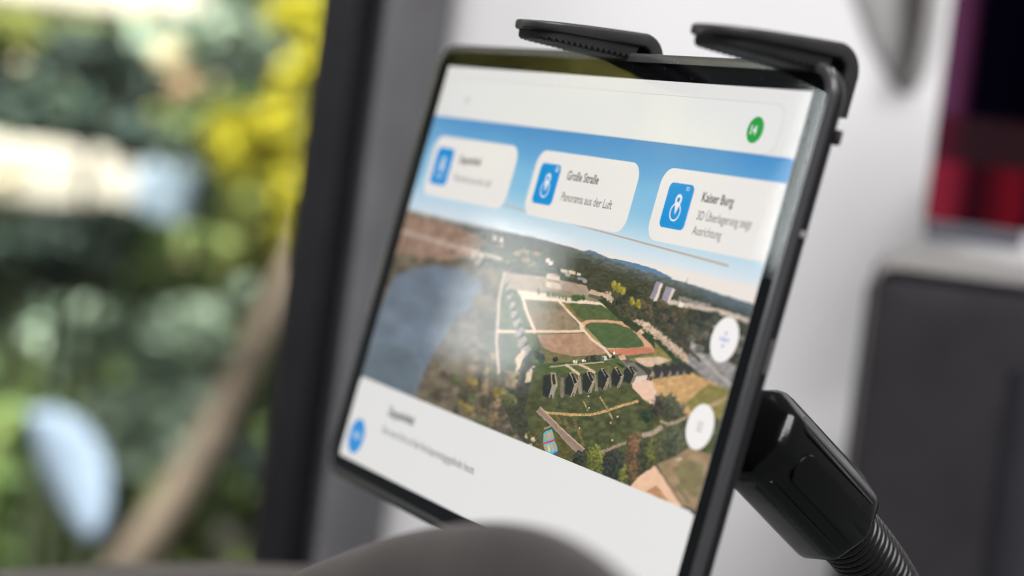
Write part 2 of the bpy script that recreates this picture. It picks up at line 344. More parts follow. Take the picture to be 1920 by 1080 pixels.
o = loft('hook_streak', [[tuple(at(x, y, YW-.006)) for x, y in cv], [tuple(at(x, y, YW-.022)) for x, y in cv]], M_streak, strap)  # dark streak, a strip raised on the hook body
tag(strap, 'grey moulded wall hook with a dark streak, cut off by the top edge', 'hook')

# poster: flat print in its own coordinates
def print_mat():
    m, nt, b = new_mat('poster_print'); N = nt.nodes; L = nt.links
    uv = N.new('ShaderNodeTexCoord'); sp = N.new('ShaderNodeSeparateXYZ'); L.new(uv.outputs['Generated'], sp.inputs[0])
    def ramp(stops, src):
        r = N.new('ShaderNodeValToRGB'); e = r.color_ramp.elements
        while len(e) < len(stops): e.new(0.5)
        for i, (p, c) in enumerate(stops): e[i].position = p; e[i].color = (*lin(c), 1)
        L.new(src, r.inputs['Fac']); return r
    nz = N.new('ShaderNodeTexNoise'); nz.inputs['Scale'].default_value = 7; nz.inputs['Detail'].default_value = 3
    mp = N.new('ShaderNodeMapping'); mp.inputs['Scale'].default_value = (3.0, 1, 0.5); L.new(uv.outputs['Generated'], mp.inputs[0]); L.new(mp.outputs[0], nz.inputs['Vector'])
    ad = N.new('ShaderNodeMath'); ad.operation = 'MULTIPLY_ADD'; ad.inputs[1].default_value = 0.10; L.new(nz.outputs['Fac'], ad.inputs[0]); L.new(sp.outputs['X'], ad.inputs[2])
    top = ramp([(0, (165, 104, 150)), (0.17, (128, 66, 108)), (0.27, (12, 8, 26)), (1, (6, 4, 18))], ad.outputs[0])
    mid = ramp([(0, (140, 60, 85)), (0.17, (110, 45, 65)), (0.27, (74, 48, 56)), (1, (70, 44, 50))], ad.outputs[0])
    low = ramp([(0, (215, 70, 98)), (0.20, (196, 56, 82)), (0.32, (84, 26, 40)), (0.44, (78, 26, 38)), (0.58, (150, 32, 50)), (0.68, (164, 36, 56)), (0.80, (62, 20, 32)), (1, (48, 16, 28))], ad.outputs[0])
    f1 = N.new('ShaderNodeMapRange'); f1.inputs['From Min'].default_value = 0.385; f1.inputs['From Max'].default_value = 0.355; L.new(sp.outputs['Z'], f1.inputs['Value'])
    f2 = N.new('ShaderNodeMapRange'); f2.inputs['From Min'].default_value = 0.225; f2.inputs['From Max'].default_value = 0.195; L.new(sp.outputs['Z'], f2.inputs['Value'])
    m1 = N.new('ShaderNodeMixRGB'); L.new(f1.outputs[0], m1.inputs[0]); L.new(top.outputs[0], m1.inputs[1]); L.new(mid.outputs[0], m1.inputs[2])
    m2 = N.new('ShaderNodeMixRGB'); L.new(f2.outputs[0], m2.inputs[0]); L.new(m1.outputs[0], m2.inputs[1]); L.new(low.outputs[0], m2.inputs[2])
    hs = N.new('ShaderNodeHueSaturation'); hs.inputs['Value'].default_value = 0.30; L.new(m2.outputs[0], hs.inputs['Color']); L.new(hs.outputs[0], b.inputs['Base Color']); b.inputs['Roughness'].default_value = 0.9; b.inputs['Specular IOR Level'].default_value = 0.0
    return m
dp = 1.10; xp = wx(1790, dp); zb = at(1738, 412, dp).z; zt = zb + 0.158; wd = 0.075
po = empty('poster'); 
box('print', (xp, dp, zb), (xp + wd, dp + 0.006, zt), print_mat(), po)
o = box('holder_back', (xp + 0.006, dp + 0.0065, zb + 0.004), (xp + wd - .004, dp + 0.012, zt - .004), M_trim, po)
o = box('holder_lip', (xp + .001, dp - 0.003, zb - 0.0095), (xp + wd*.72, dp + 0.008, zb - 0.0005), pbr('blue_grey_lip', (0.10, 0.105, 0.13), 0.6, 0.2, noise=0.05), po); bevel(o, 0.002)
o = box('holder_arm', (xp + 0.045, dp + 0.0125, zb + 0.03), (xp + wd - 0.01, YW + 0.002, zb + 0.06), M_grey, po)
tag(po, 'dark purple and red poster in a holder above the dark wall panel', 'poster')

# dark inset panel in a grey surround
dq = 1.0
pn = empty('dark_panel')
P = at(1646, 522, dq); x0 = P.x - 0.0; z1 = P.z + 0.002
x0 = wx(1652, dq, 522)
M_fab = pbr('dark_fabric', (0.030, 0.027, 0.031), 0.85, 0.2, noise=0.25, scale=18, bump=0.5, bscale=1400)
M_sur = pbr('grey_surround', (0.22, 0.21, 0.205), 0.6, 0.3, noise=0.03, scale=20)
def rl(x0, x1, y0, y1, r, Y): return [(x, Y, z) for x, z in rrect(x0, x1, y0, y1, r)]
xa, xb, za, zb2 = x0, x0 + 0.5, z1 - 0.5, z1
o = loft('surround', [rl(xa+.07, xb-.07, za+.07, zb2-.06, .013, 1.247), rl(xa+.004, xb, za, zb2+.002, .013, 1.03), rl(xa-.003, xb+.009, za-.010, zb2+.0145, .014, 1.008), rl(xa-.0012, xb+.002, za-.002, zb2+.0045, .009, 1.003), rl(xa-.0010, xb, za, zb2+.0005, .008, 1.010)], M_sur, pn, cap0=False, cap1=False); smooth_by_angle(o, 50)
o = loft('inset', [rl(xa-.0012, xb, za, zb2+.0005, .008, 1.03), rl(xa-.0012, xb, za, zb2+.0005, .008, 1.012), rl(xa, xb-.002, za+.002, zb2-.001, .008, 1.004), rl(xa+.01, xb-.01, za+.01, zb2-.01, .006, 1.000)], M_fab, pn); smooth_by_angle(o, 40)
xr = wx(1906, 0.985, 700)
o = loft('ridge', [[(xr, 1.0, z), (xr+.006, .985, z), (xr+.03, .975, z), (xr+.08, .985, z), (xr+.09, 1.002, z)] for z in (za+.02, zb2-.045, zb2-.038)], pbr('blue_black_ridge', (0.034, 0.034, 0.042), 0.6, 0.4, noise=0.15, scale=25), pn); smooth_by_angle(o, 60)
tag(pn, 'dark upholstered panel with rounded corner in a light grey surround, lower right', 'panel')

# ------------------------------------------------------------------ foreground hood
hp = [(380, 1150, .60), (470, 1112, .575), (560, 1068, .55), (640, 1032, .525), (720, 1004, .50), (800, 985, .475), (880, 973, .45), (960, 972, .425), (1040, 988, .40), (1100, 1016, .385), (1160, 1058, .37), (1210, 1108, .36), (1250, 1170, .355)]
top = [at(*q) for q in hp]
rows = []
for dy, dz in ((0.06, -0.10), (0.05, -0.03), (0.03, -0.010), (0.015, -0.003), (0.0, 0.0), (-0.006, -0.0015), (-0.010, -0.006), (-0.012, -0.014), (-0.012, -0.06)):
    rows.append([tuple(p + Vector((0, dy, dz))) for p in top])
hood = loft('dashboard_hood', rows, M_hood, None, False, False, closed=False); smooth_by_angle(hood, 70)
sm = hood.modifiers.new('subdivide', 'SUBSURF'); sm.levels = 2; sm.render_levels = 2
tag(hood, 'warm grey moulded dashboard hood rising as a blurred hump in the foreground', 'dashboard')

# ------------------------------------------------------------------ the tablet
DH = 0.14; DW = 0.2123824
RT = Matrix(((0.4657391117, 0.2712858712, -0.8423129204), (-0.1266423420, 0.9624853650, 0.2399659130), (0.8758132204, -0.0050890302, 0.4826233570)))
MT = MC @ (Matrix.Translation((-0.0217651440, 0.0771132180, -0.7040467883)) @ RT.to_4x4())
MTi = MT.inverted()
def uv_of(x, y):
    """display coordinates (0..1, 0..1 downwards) of a spot on the screen, found once on the photograph"""
    o = MTi @ CAM; d = (MTi @ at(x, y, 1.0)) - o; k = -o.z / d.z; h = o + d*k
    return h.x / DW, -h.y / DH
tab = empty('tablet', MT)
BX0, BX1, BY0, BY1 = -0.0090, 0.2214, -0.1472, 0.0078
def ring(ins, z, r=0.0100): return [(x, y, z) for x, y in rrect(BX0+ins, BX1-ins, BY0+ins, BY1-ins, max(r-ins, .001), 10)]
body = loft('body', [ring(0.0020, -0.0002), ring(0.0004, -0.0008), ring(0.0002, -0.0016), ring(0.0003, -0.0030), ring(0.0011, -0.0042), ring(0.0026, -0.0050)], M_side, tab); smooth_by_angle(body, 50)
o = loft('rim', [ring(0.0029, 0.0002), ring(0.0028, 0.0008), ring(0.0014, 0.00078), ring(0.0004, 0.00055), ring(0.0001, 0.0001), ring(0.00006, -0.0006)], M_rim, tab, False, False); smooth_by_angle(o, 60)
o = loft('edge_line', [ring(0.0003, -0.0006), ring(-0.00006, -0.0008), ring(0.0003, -0.0010)], M_line, tab, False, False)
o = loft('bezel', [ring(0.0029, 0.0), ring(0.0028, 0.0001)], M_bezel, tab)
cg = mesh('cover_glass', ring(0.0027, 0.00074), [tuple(range(44))], M_glass, tab)
rd = random.Random(8); v, f = [], []
for k in range(70):
    x, y, r_ = rd.uniform(BX0+.003, BX1-.003), rd.choice((rd.uniform(BY0+.003, BY1-.003), rd.uniform(.001, .006))), rd.uniform(.00006, .00016); b0 = len(v)
    for j in range(6): v.append((x+r_*math.cos(j*1.047)*rd.uniform(.6, 1.3), y+r_*math.sin(j*1.047), .00080))
    f.append(tuple(range(b0, b0+6)))
dust = mesh('dust', v, f, pbr('dust', (0.35, 0.34, 0.33), 0.9, 0.0), tab, recalc=False); dust['kind'] = 'stuff'
# side details
def side_piece(name, y0, y1, z0, z1, out, mat, rr=.0006):
    o = box(name, (BX1 - .001, y0, z0), (BX1 + out, y1, z1), mat, tab); bevel(o, rr, 2); return o
side_piece('side_button', -0.0125, -0.0085, -0.0049, -0.0034, 0.0016, M_satin)
side_piece('antenna_gap', -0.0372, -0.0355, -0.0036, -0.0014, 0.00014, pbr('grey_plastic_gap', (0.30, 0.29, 0.28), 0.5, 0.4), .00005)
side_piece('charging_port', -0.0730, -0.0640, -0.0034, -0.0018, 0.00014, pbr('port_metal', (0.20, 0.19, 0.18), 0.4, 0.5, metal=.6), .00005)

# ---- display picture painted per vertex in display coordinates
def vnoise(x, y, seed=0):
    xi = np.floor(x).astype(np.int64); yi = np.floor(y).astype(np.int64); xf = x - xi; yf = y - yi
    def h(a, b):
        n = (a*374761393 + b*668265263 + seed*982451653) & 0xffffffff
        n = ((n ^ (n >> 13)) * 1274126177) & 0xffffffff
        return ((n ^ (n >> 16)) & 0xffff) / 65535.0
    sx = xf*xf*(3-2*xf); sy = yf*yf*(3-2*yf)
    return (h(xi, yi)*(1-sx) + h(xi+1, yi)*sx)*(1-sy) + (h(xi, yi+1)*(1-sx) + h(xi+1, yi+1)*sx)*sy
def fbm(x, y, seed=0, o=4):
    r = 0; a = .5
    for k in range(o): r = r + a*vnoise(x*2**k, y*2**k, seed+k); a *= .5
    return r / (1-.5**o)
NU, NV = 820, 500
V0, V1 = 0.128, 0.803
U, V = np.meshgrid(np.linspace(0, 1, NU), np.linspace(V0, V1, NV))
# photograph-plane coordinates of every vertex (the print was measured on the photograph)
Pm = MC.inverted() @ MT
def to_px(u, v):
    X = np.stack([u*DW, -v*DH, np.zeros_like(u), np.ones_like(u)]); Pn = np.array(Pm); c = np.tensordot(Pn, X, 1)
    return 960 + FOC*c[0]/-c[2], 540 - FOC*c[1]/-c[2]
X, Y = to_px(U, V)
wu, wv = U*120, V*80
X = X + 2.2*(fbm(wu, wv, 91, 3)-.5); Y = Y + 2.2*(fbm(wu, wv, 92, 3)-.5)
C = np.zeros(U.shape + (3,))
def col(c): return np.array(c, float)
def inside(poly):
    m = np.zeros(U.shape, bool); px = np.array([p[0] for p in poly], float); py = np.array([p[1] for p in poly], float)
    bb = (X >= px.min()) & (X <= px.max()) & (Y >= py.min()) & (Y <= py.max())
    xs, ys = X[bb], Y[bb]; r = np.zeros(xs.shape, bool); j = len(poly)-1
    for i in range(len(poly)):
        if py[i] != py[j]:
            cnd = ((py[i] > ys) != (py[j] > ys)) & (xs < (px[j]-px[i])*(ys-py[i])/(py[j]-py[i]) + px[i]); r ^= cnd
        j = i
    m[bb] = r; return m
def fill(poly, c, var=0.12, ns=None, alpha=1.0, sc=.14):
    m = inside(poly)
    if not m.any(): return
    n = fbm(X[m]*sc, Y[m]*sc*1.4, int(abs(poly[0][0]*7+poly[0][1])) % 977, 4) if ns is None else ns[m]
    k = (1 + var*2*(n-.5))[:, None]
    C[m] = C[m]*(1-alpha) + alpha*np.clip(col(c)*k, 0, 255)
def window(x0, x1, y0, y1):
    """index window of the grid that holds a photograph-plane box"""
    m = (X >= x0) & (X <= x1) & (Y >= y0) & (Y <= y1)
    r = np.flatnonzero(m.any(1)); c = np.flatnonzero(m.any(0))
    return None if len(r) == 0 else (slice(r[0], r[-1]+1), slice(c[0], c[-1]+1))
def stroke(pts, w, c, var=.08, alpha=1.0, rough=0.0):
    g_ = w + rough*2 + 3; xs = [p[0] for p in pts]; ys = [p[1] for p in pts]
    wn = window(min(xs)-g_, max(xs)+g_, min(ys)-g_, max(ys)+g_)
    if wn is None: return
    x, y = X[wn], Y[wn]; d = np.full(x.shape, 1e9)
    for (x0, y0), (x1, y1) in zip(pts[:-1], pts[1:]):
        dx, dy = x1-x0, y1-y0; t = np.clip(((x-x0)*dx + (y-y0)*dy)/(dx*dx+dy*dy), 0, 1)
        d = np.minimum(d, np.hypot(x-x0-t*dx, y-y0-t*dy))
    if rough: d = d + rough*(fbm(x*.5, y*.5, 5, 3)-.5)*2
    a = np.clip((w/2 - d)/.9 + .5, 0, 1)[..., None]*alpha
    n = (1 + var*2*(fbm(x*.3, y*.3, 3, 3)-.5))[..., None]
    C[wn] = C[wn]*(1-a) + a*np.clip(col(c)*n, 0, 255)
def blob(cx, cy, rx, ry, c, var=.3, rough=.45, seed=1, rot=0.0, lit=.25):
    g_ = max(rx, ry)*(1.05+rough); wn = window(cx-g_, cx+g_, cy-g_, cy+g_)
    if wn is None: return
    x, y = X[wn], Y[wn]; dx, dy = x-cx, y-cy; ca, sa = math.cos(rot), math.sin(rot); a_, b_ = (dx*ca+dy*sa)/rx, (-dx*sa+dy*ca)/ry
    r = np.hypot(a_, b_) + rough*2*(fbm(x*.22, y*.22, seed, 4)-.5)
    a = np.clip((1-r)*4, 0, 1)[..., None]
    n = fbm(x*.30, y*.30, seed+9, 4); sh = 1 + var*3*(n-.5) + lit*(-b_*.5 + a_*.5)
    C[wn] = C[wn]*(1-a) + a*np.clip(col(c)*sh[..., None], 0, 255)
def lerp(a, b, t): return a + (b-a)*np.clip(t, 0, 1)[..., None]
# sky
t = (V - .13)/.26
sky = lerp(lerp(col((72, 140, 196)), col((112, 176, 216)), t/.38), lerp(col((150, 198, 222)), col((222, 226, 230)), (t-.55)/.4), (t-.25)/.5)
sky = lerp(sky, col((150, 184, 214)), (0.30-U)*1.4*np.clip(1-abs(t-.35), 0, 1))  # left side greyed, screen reflection painted into the sky colour
C[:] = sky
hor = [(700, 380), (775, 397), (850, 415), (930, 431), (1000, 445), (1060, 460), (1105, 474), (1150, 488), (1200, 505), (1250, 520), (1300, 534), (1350, 551), (1425, 573)]
fill([(1078, 470), (1096, 471), (1106, 469), (1116, 472), (1132, 480), (1150, 485), (1175, 490), (1200, 496), (1232, 506), (1262, 522), (1240, 530), (1100, 500)], (74, 122, 172), .05)
hy = np.interp(X, [p[0] for p in hor], [p[1] for p in hor]); below = Y > hy + 1.5*(fbm(X*.2, Y*.05, 2)-.5)
n1 = fbm(X*.16, Y*.30, 11, 5)
depth = np.clip((Y-hy)/60, 0, 1)
forest = lerp(col((92, 108, 118)), col((58, 64, 52)), depth*2.6)*(1 + .75*(n1-.5))[..., None]
forest = lerp(forest, col((78, 108, 138)), np.clip((X-1220)/200, 0, 1)*np.clip(1-depth*1.2, 0, 1)*.8)
C[below] = np.clip(forest[below], 0, 255)
# town at far left
fill([(690, 380), (775, 399), (850, 420), (905, 445), (900, 480), (840, 490), (760, 480), (700, 470)], (140, 116, 102), .5, sc=.2)
rs = np.random.RandomState(3)
for k in range(70):
    x, y = rs.uniform(755, 930), 0; y = 408 + (x-760)*.26 + rs.uniform(0, 62); w = rs.uniform(2, 6)
    fill([(x, y), (x+w, y+w*.2), (x+w, y+w*.6), (x, y+w*.5)], [(205, 150, 128), (190, 110, 90), (215, 205, 195), (120, 100, 84)][rs.randint(4)], .05)
for k in range(26):
    x = rs.uniform(905, 1010); y = 452 + (x-905)*.22 + rs.uniform(0, 34)
    blob(x, y, rs.uniform(4, 9), rs.uniform(3, 6), [(95, 98, 62), (70, 78, 52), (140, 110, 84), (120, 120, 80)][rs.randint(4)], seed=k)
stroke([(752, 432), (800, 447), (835, 458), (880, 470), (940, 486)], 6, (215, 205, 198), .1, .8, 2)
for x, y in ((926, 442), (938, 446), (885, 476), (900, 478), (893, 487), (1025, 484), (1031, 489)): fill([(x, y), (x+7, y+1), (x+6, y+9), (x-1, y+8)], (222, 214, 206), .05)
# lake and the left bank
fill([(700, 470), (760, 478), (860, 492), (960, 505), (960, 560), (930, 720), (960, 800), (1000, 850), (900, 830), (760, 760), (660, 720)], (98, 92, 78), .55, sc=.09)
fill([(738, 520), (770, 505), (815, 497), (868, 505), (902, 530), (905, 552), (886, 578), (856, 596), (838, 628), (812, 668), (795, 700), (775, 752), (640, 720), (690, 640)], (98, 118, 144), .16, sc=.03)
fill([(700, 640), (760, 650), (790, 690), (772, 750), (650, 720)], (78, 98, 110), .2, sc=.04, alpha=.6)
for k in range(150):
    x, y = rs.uniform(790, 965), rs.uniform(520, 830)
    if x < 912-(y-520)*.30 and y < 760 or (y > 745 + (x-790)*.45): continue
    blob(x, y, rs.uniform(6, 15), rs.uniform(7, 17), [(92, 84, 62), (116, 100, 72), (128, 118, 60), (84, 92, 62), (100, 82, 66), (70, 72, 58), (140, 122, 92)][rs.randint(7)], seed=k*3, rough=.5)
def soften(it, us):
    for _ in range(it):
        B_ = C.copy(); B_[1:-1, 1:-1] = (C[1:-1, 1:-1]*2 + C[:-2, 1:-1] + C[2:, 1:-1] + C[1:-1, :-2] + C[1:-1, 2:])/6
        k = np.clip((us - U)*8, 0, 1)[..., None]*(V > .36)[..., None]; C[:] = C*(1-k) + B_*k
soften(26, .36)
stroke([(947, 512), (937, 560), (932, 640), (936, 700)], 5, (205, 194, 184), .1, .85)
# stadium ground
fill([(948, 514), (1130, 556), (1215, 622), (1300, 690), (1320, 720), (1180, 700), (1030, 700), (985, 670), (950, 640), (938, 600)], (88, 104, 70), .25)
fill([(948, 511), (1026, 520), (1100, 536), (1106, 548), (1102, 562), (1020, 552), (975, 545), (952, 540)], (166, 150, 134), .10)
for k in range(5): stroke([(955, 520+k*4.6), (1024, 528+k*4.6), (1100, 541+k*4.2)], 1, (130, 118, 104), .05, .55)
fill([(1012, 546), (1060, 545), (1104, 556), (1135, 568), (1120, 572), (1060, 562)], (140, 130, 116), .08)
fill([(1026, 514), (1034, 512), (1051, 517), (1051, 528), (1053, 543), (1025, 540)], (205, 192, 176), .06)
fill([(1026, 524), (1051, 528), (1051, 531), (1026, 527)], (120, 108, 96), .05)
fill([(1032, 513), (1049, 517), (1049, 519), (1032, 515)], (110, 100, 90), .05)
fill([(970, 544), (1008, 549), (1125, 567), (1132, 572), (1050, 567), (984, 563), (976, 554)], (226, 212, 194), .05)
fill([(985, 561), (1049, 566), (1091, 618), (1003, 621)], (140, 126, 102), .16)
fill([(985, 561), (1049, 566), (1060, 579), (990, 580)], (100, 102, 72), .14, alpha=.6)
fill([(1055, 567), (1128, 574), (1152, 584), (1202, 613), (1180, 607), (1100, 602), (1088, 606)], (76, 96, 56), .20)
fill([(1055, 567), (1066, 568), (1084, 594), (1100, 602), (1088, 606)], (138, 118, 62), .15, alpha=.8)
fill([(1008, 628), (1096, 625), (1142, 661), (1120, 668), (1072, 668), (1040, 662), (1018, 650)], (172, 138, 112), .14)
fill([(1012, 655), (1080, 668), (1140, 664), (1130, 678), (1060, 690), (1020, 680)], (112, 108, 66), .2, alpha=.8)
fill([(1092, 617), (1091, 606), (1101, 600), (1140, 600), (1176, 604), (1202, 615), (1220, 643), (1230, 660), (1180, 667), (1142, 657), (1112, 640)], (206, 160, 128), .08)
fill([(1098, 616), (1099, 609), (1108, 605), (1132, 605), (1160, 607), (1186, 618), (1205, 639), (1209, 650), (1180, 653), (1140, 653), (1120, 643), (1106, 629)], (72, 100, 58), .14)
fill([(1099, 614), (1104, 618), (1124, 640), (1134, 650), (1122, 644), (1106, 629)], (196, 164, 104), .12, alpha=.75)
fill([(1140, 656), (1182, 653), (1209, 651), (1222, 652), (1230, 661), (1178, 667), (1152, 664)], (198, 120, 92), .10)
for pts, w in (([(979, 552), (990, 590), (1004, 623)], 6), ([(984, 622), (1040, 622), (1094, 621)], 5), ([(1050, 566), (1072, 590), (1094, 612)], 4), ([(1093, 616), (1112, 638), (1132, 652), (1146, 668)], 4.5), ([(1128, 570), (1170, 598), (1210, 626)], 2.6), ([(1092, 618), (1089, 606)], 5), ([(935, 622), (984, 622)], 5)):
    stroke(pts, w, (228, 206, 180), .05)
stroke([(988, 632), (997, 660), (1014, 684), (1042, 696), (1080, 694)], 11, (84, 112, 60), .2)
blob(1012, 668, 9, 18, (46, 62, 58), seed=70, rot=-.5)
# stands on the right and the road
fill([(1122, 562), (1138, 560), (1172, 586), (1205, 614), (1194, 624), (1160, 598)], (46, 62, 42), .22)
fill([(1203, 628), (1216, 619), (1250, 648), (1292, 682), (1284, 690), (1250, 672), (1225, 650)], (46, 66, 44), .22)
fill([(1228, 640), (1262, 675), (1240, 682), (1196, 680), (1180, 674), (1230, 662)], (128, 124, 66), .2)
stroke([(1140, 555), (1180, 585), (1240, 632), (1320, 700), (1375, 745)], 13, (188, 168, 148), .35, 1, 6)
stroke([(1110, 548), (1150, 560), (1175, 566)], 7, (190, 172, 152), .15)
stroke([(1116, 545), (1140, 566)], 3, (60, 62, 66), .1)
for k in range(130):
    u = rs.uniform(); x = 1150 + u*240; y = 548 + u*58 + rs.uniform(-6, 60)*(.5+.5*u)
    blob(x, y, rs.uniform(5, 12), rs.uniform(6, 11), [(52, 58, 48), (66, 70, 50), (44, 52, 50), (82, 74, 62), (60, 64, 56)][rs.randint(5)], seed=200+k)
for x, y in ((1152, 536), (1160, 540), (1168, 545), (1186, 566), (1198, 570)): blob(x, y, 6, 10, (140, 134, 44), seed=int(x))
fill([(1174, 546), (1186, 541), (1208, 552), (1180, 556)], (40, 44, 42), .1)
stroke([(1256, 566), (1300, 574), (1350, 584), (1410, 604)], 9, (206, 196, 188), .2, .9, 4)
stroke([(1278, 560), (1310, 570), (1330, 574)], 8, (150, 148, 150), .3, .8, 4)
fill([(1275, 567), (1284, 569), (1282, 577), (1272, 575)], (232, 224, 220), .05)
fill([(1296, 640), (1340, 660), (1385, 690), (1372, 760), (1330, 740), (1290, 690)], (132, 136, 142), .3)
stroke([(1300, 650), (1345, 700), (1380, 730)], 6, (176, 172, 170), .2, .9, 3)
stroke([(1275, 640), (1312, 675)], 6, (70, 70, 64), .2)
for k in range(20): blob(rs.uniform(1290, 1400), rs.uniform(590, 660), 9, 8, [(70, 78, 66), (92, 98, 90), (58, 66, 60)][rs.randint(3)], seed=400+k)
stroke([(1340, 612), (1405, 640)], 5, (168, 164, 160), .2, .8)
# two tower blocks
fill([(1232, 528), (1241, 530), (1227, 563), (1219, 559)], (136, 136, 162), .05); fill([(1240, 530), (1244, 533), (1232, 565), (1226, 564)], (216, 208, 208), .04)
fill([(1250, 537), (1263, 540), (1253, 567), (1241, 562)], (140, 140, 164), .05); fill([(1262, 540), (1267, 543), (1257, 567), (1252, 567)], (206, 200, 202), .04)
fill([(1286, 531), (1288, 527), (1291, 521), (1289, 532)], (120, 130, 145), .05)
for x, y, w, c in ((1052, 504, 14, (196, 198, 186)), (1068, 507, 12, (214, 190, 160)), (1083, 511, 7, (205, 198, 190)), (1060, 511, 10, (160, 170, 160)), (1084, 519, 16, (130, 136, 150)), (1094, 524, 8, (150, 150, 158))):
    fill([(x, y), (x+w, y+w*.22), (x+w-1, y+6+w*.2), (x-1, y+5)], c, .12)
fill([(1108, 543), (1140, 552), (1136, 556), (1104, 550)], (196, 172, 144), .1)
for k, (x, y) in enumerate(((1011, 547), (1027, 551), (1032, 552), (1038, 553), (1044, 554), (1050, 555), (1056, 557), (1062, 559))): blob(x, y, 2.6, 6, (82, 104, 66), seed=500+k, rough=.3)
blob(1081, 559, 11, 7, (58, 92, 46), seed=520, rough=.3); blob(1095, 559, 4, 6, (58, 92, 46), seed=521, rough=.3)
# left row of small stone blocks
for k in range(9):
    t_ = k/8; x = 950 + 24*t_**1.5 + 8*t_; y = 526 + 128*t_**1.1; s = 5 + 9*t_
    fill([(x-s*.3, y), (x+s*.7, y-s*.5), (x+s*1.1, y+s*.1), (x+s*.1, y+s*1.3), (x-s*.5, y+s*1.0)], (150, 146, 142), .2)
    fill([(x+s*.1, y+s*1.3), (x+s*1.1, y+s*.1), (x+s*1.2, y+s*.9), (x+s*.5, y+s*1.8)], (64, 72, 74), .1)
fill([(940, 625), (958, 628), (972, 660), (984, 690), (968, 700), (940, 690)], (78, 92, 66), .3)
fill([(966, 672), (982, 655), (986, 660), (976, 690), (966, 700), (970, 688)], (212, 196, 174), .08)
fill([(988, 700), (1000, 686), (1010, 690), (998, 716), (986, 718)], (208, 192, 168), .08); fill([(996, 690), (1006, 690), (1002, 700)], (70, 66, 60), .05)
# grass in front
fill([(1000, 695), (1080, 700), (1190, 700), (1300, 690), (1360, 740), (1380, 800), (1330, 880), (1260, 850), (1190, 880), (1120, 900), (1040, 870), (1000, 830), (985, 770)], (72, 82, 48), .38, sc=.1)
fill([(1005, 684), (1075, 678), (1160, 674), (1180, 690), (1100, 694), (1020, 702), (1002, 700)], (72, 96, 48), .24)
fill([(1072, 687), (1080, 684), (1150, 684), (1172, 690), (1166, 697), (1090, 692)], (98, 102, 54), .2)
fill([(1185, 722), (1222, 712), (1300, 700), (1345, 720), (1380, 760), (1330, 790), (1270, 770), (1235, 755)], (196, 158, 104), .2, sc=.12)
fill([(1330, 720), (1380, 730), (1375, 790), (1300, 776), (1286, 756)], (128, 124, 66), .22)
fill([(1186, 718), (1222, 712), (1232, 735), (1237, 755), (1228, 762), (1206, 748), (1188, 728)], (226, 192, 172), .06)
fill([(1190, 672), (1235, 669), (1260, 676), (1225, 688), (1205, 688)], (206, 182, 158), .10)
fill([(1160, 668), (1172, 665), (1176, 674), (1164, 676)], (204, 170, 140), .08)
q = lambda x, y: (1000 + x/6, 640 + y/6)
def quad(c, *p, var=.08): fill([q(*a) for a in p], c, var)
for pts in (((380, 270), (520, 370)), ((530, 260), (690, 350))): stroke([q(*p) for p in pts], 5, (206, 182, 156), .1)
stroke([q(200, 290), q(380, 270), q(800, 235)], 1.8, (196, 186, 168), .1)
blob(*q(255, 205), 6, 6.5, (46, 50, 46), seed=600)
for x in (465, 490): blob(*q(x, 232), 2.2, 4.5, (222, 220, 216), seed=int(x), rough=.1)
for x in (565, 590): blob(*q(x, 218), 2.0, 3, (205, 205, 200), seed=int(x), rough=.1)
for k, x in enumerate((620, 650, 690, 720, 750)): blob(*q(x, 195), 6, 7, [(52, 62, 44), (70, 80, 50), (44, 52, 44)][k % 3], seed=610+k)
quad((206, 206, 204), (780, 170), (860, 170), (875, 205), (800, 218)); quad((90, 92, 96), (760, 190), (800, 180), (810, 215), (770, 220)); quad((60, 62, 66), (820, 165), (850, 165), (875, 200), (845, 205))
blob(*q(915, 135), 2.2, 4, (226, 222, 218), seed=630, rough=.1); blob(*q(905, 180), 3, 4, (50, 44, 40), seed=631)
DK, LT, TP = (34, 42, 44), (176, 164, 144), (150, 140, 122)
quad((36, 46, 42), (120, 380), (205, 370), (215, 500), (170, 640), (105, 610), var=.2)
quad((122, 112, 98), (310, 410), (348, 405), (355, 600), (345, 635), (310, 630), var=.15)
quad(LT, (200, 352), (257, 358), (276, 503), (214, 498)); quad((40, 44, 40), (212, 368), (246, 370), (262, 488), (224, 486)); quad((150, 148, 140), (214, 500), (274, 505), (226, 642), (172, 632)); quad((48, 50, 46), (196, 600), (216, 600), (208, 642), (186, 640))
def block(dark, topp, front, slot):
    quad(DK, *dark, var=.12); quad(LT, *topp); cx = sum(p[0] for p in topp)/4; cy = sum(p[1] for p in topp)/4
    quad((26, 32, 34), *[(cx+(x-cx)*.72, cy+(y-cy)*.86) for x, y in topp]); quad(TP if slot else (132, 124, 110), *front)
    if slot:
        a, b_, c2, d2 = front; fx = lambda s, t2: (a[0]+(b_[0]-a[0])*s+(d2[0]-a[0])*t2, a[1]+(b_[1]-a[1])*s+(d2[1]-a[1])*t2)
        quad((40, 40, 38), fx(.35, .72), fx(.6, .70), fx(.6, 1.0), fx(.35, 1.02))
block(((370, 430), (410, 355), (470, 490), (425, 620), (365, 590)), ((410, 350), (447, 348), (520, 470), (470, 492)), ((470, 490), (518, 478), (466, 618), (422, 627)), 1)
quad((140, 130, 114), (512, 380), (540, 400), (556, 595), (520, 600), (505, 500))
block(((560, 390), (600, 345), (665, 460), (615, 585), (560, 545)), ((600, 345), (632, 335), (702, 445), (665, 464)), ((665, 462), (700, 448), (656, 580), (614, 588)), 1)
quad((132, 124, 108), (690, 350), (712, 380), (735, 560), (700, 568))
block(((735, 350), (765, 310), (835, 430), (790, 550), (735, 510)), ((765, 310), (796, 304), (875, 412), (835, 432)), ((835, 432), (873, 415), (826, 545), (790, 552)), 1)
quad((120, 114, 98), (845, 345), (870, 370), (888, 520), (862, 525))
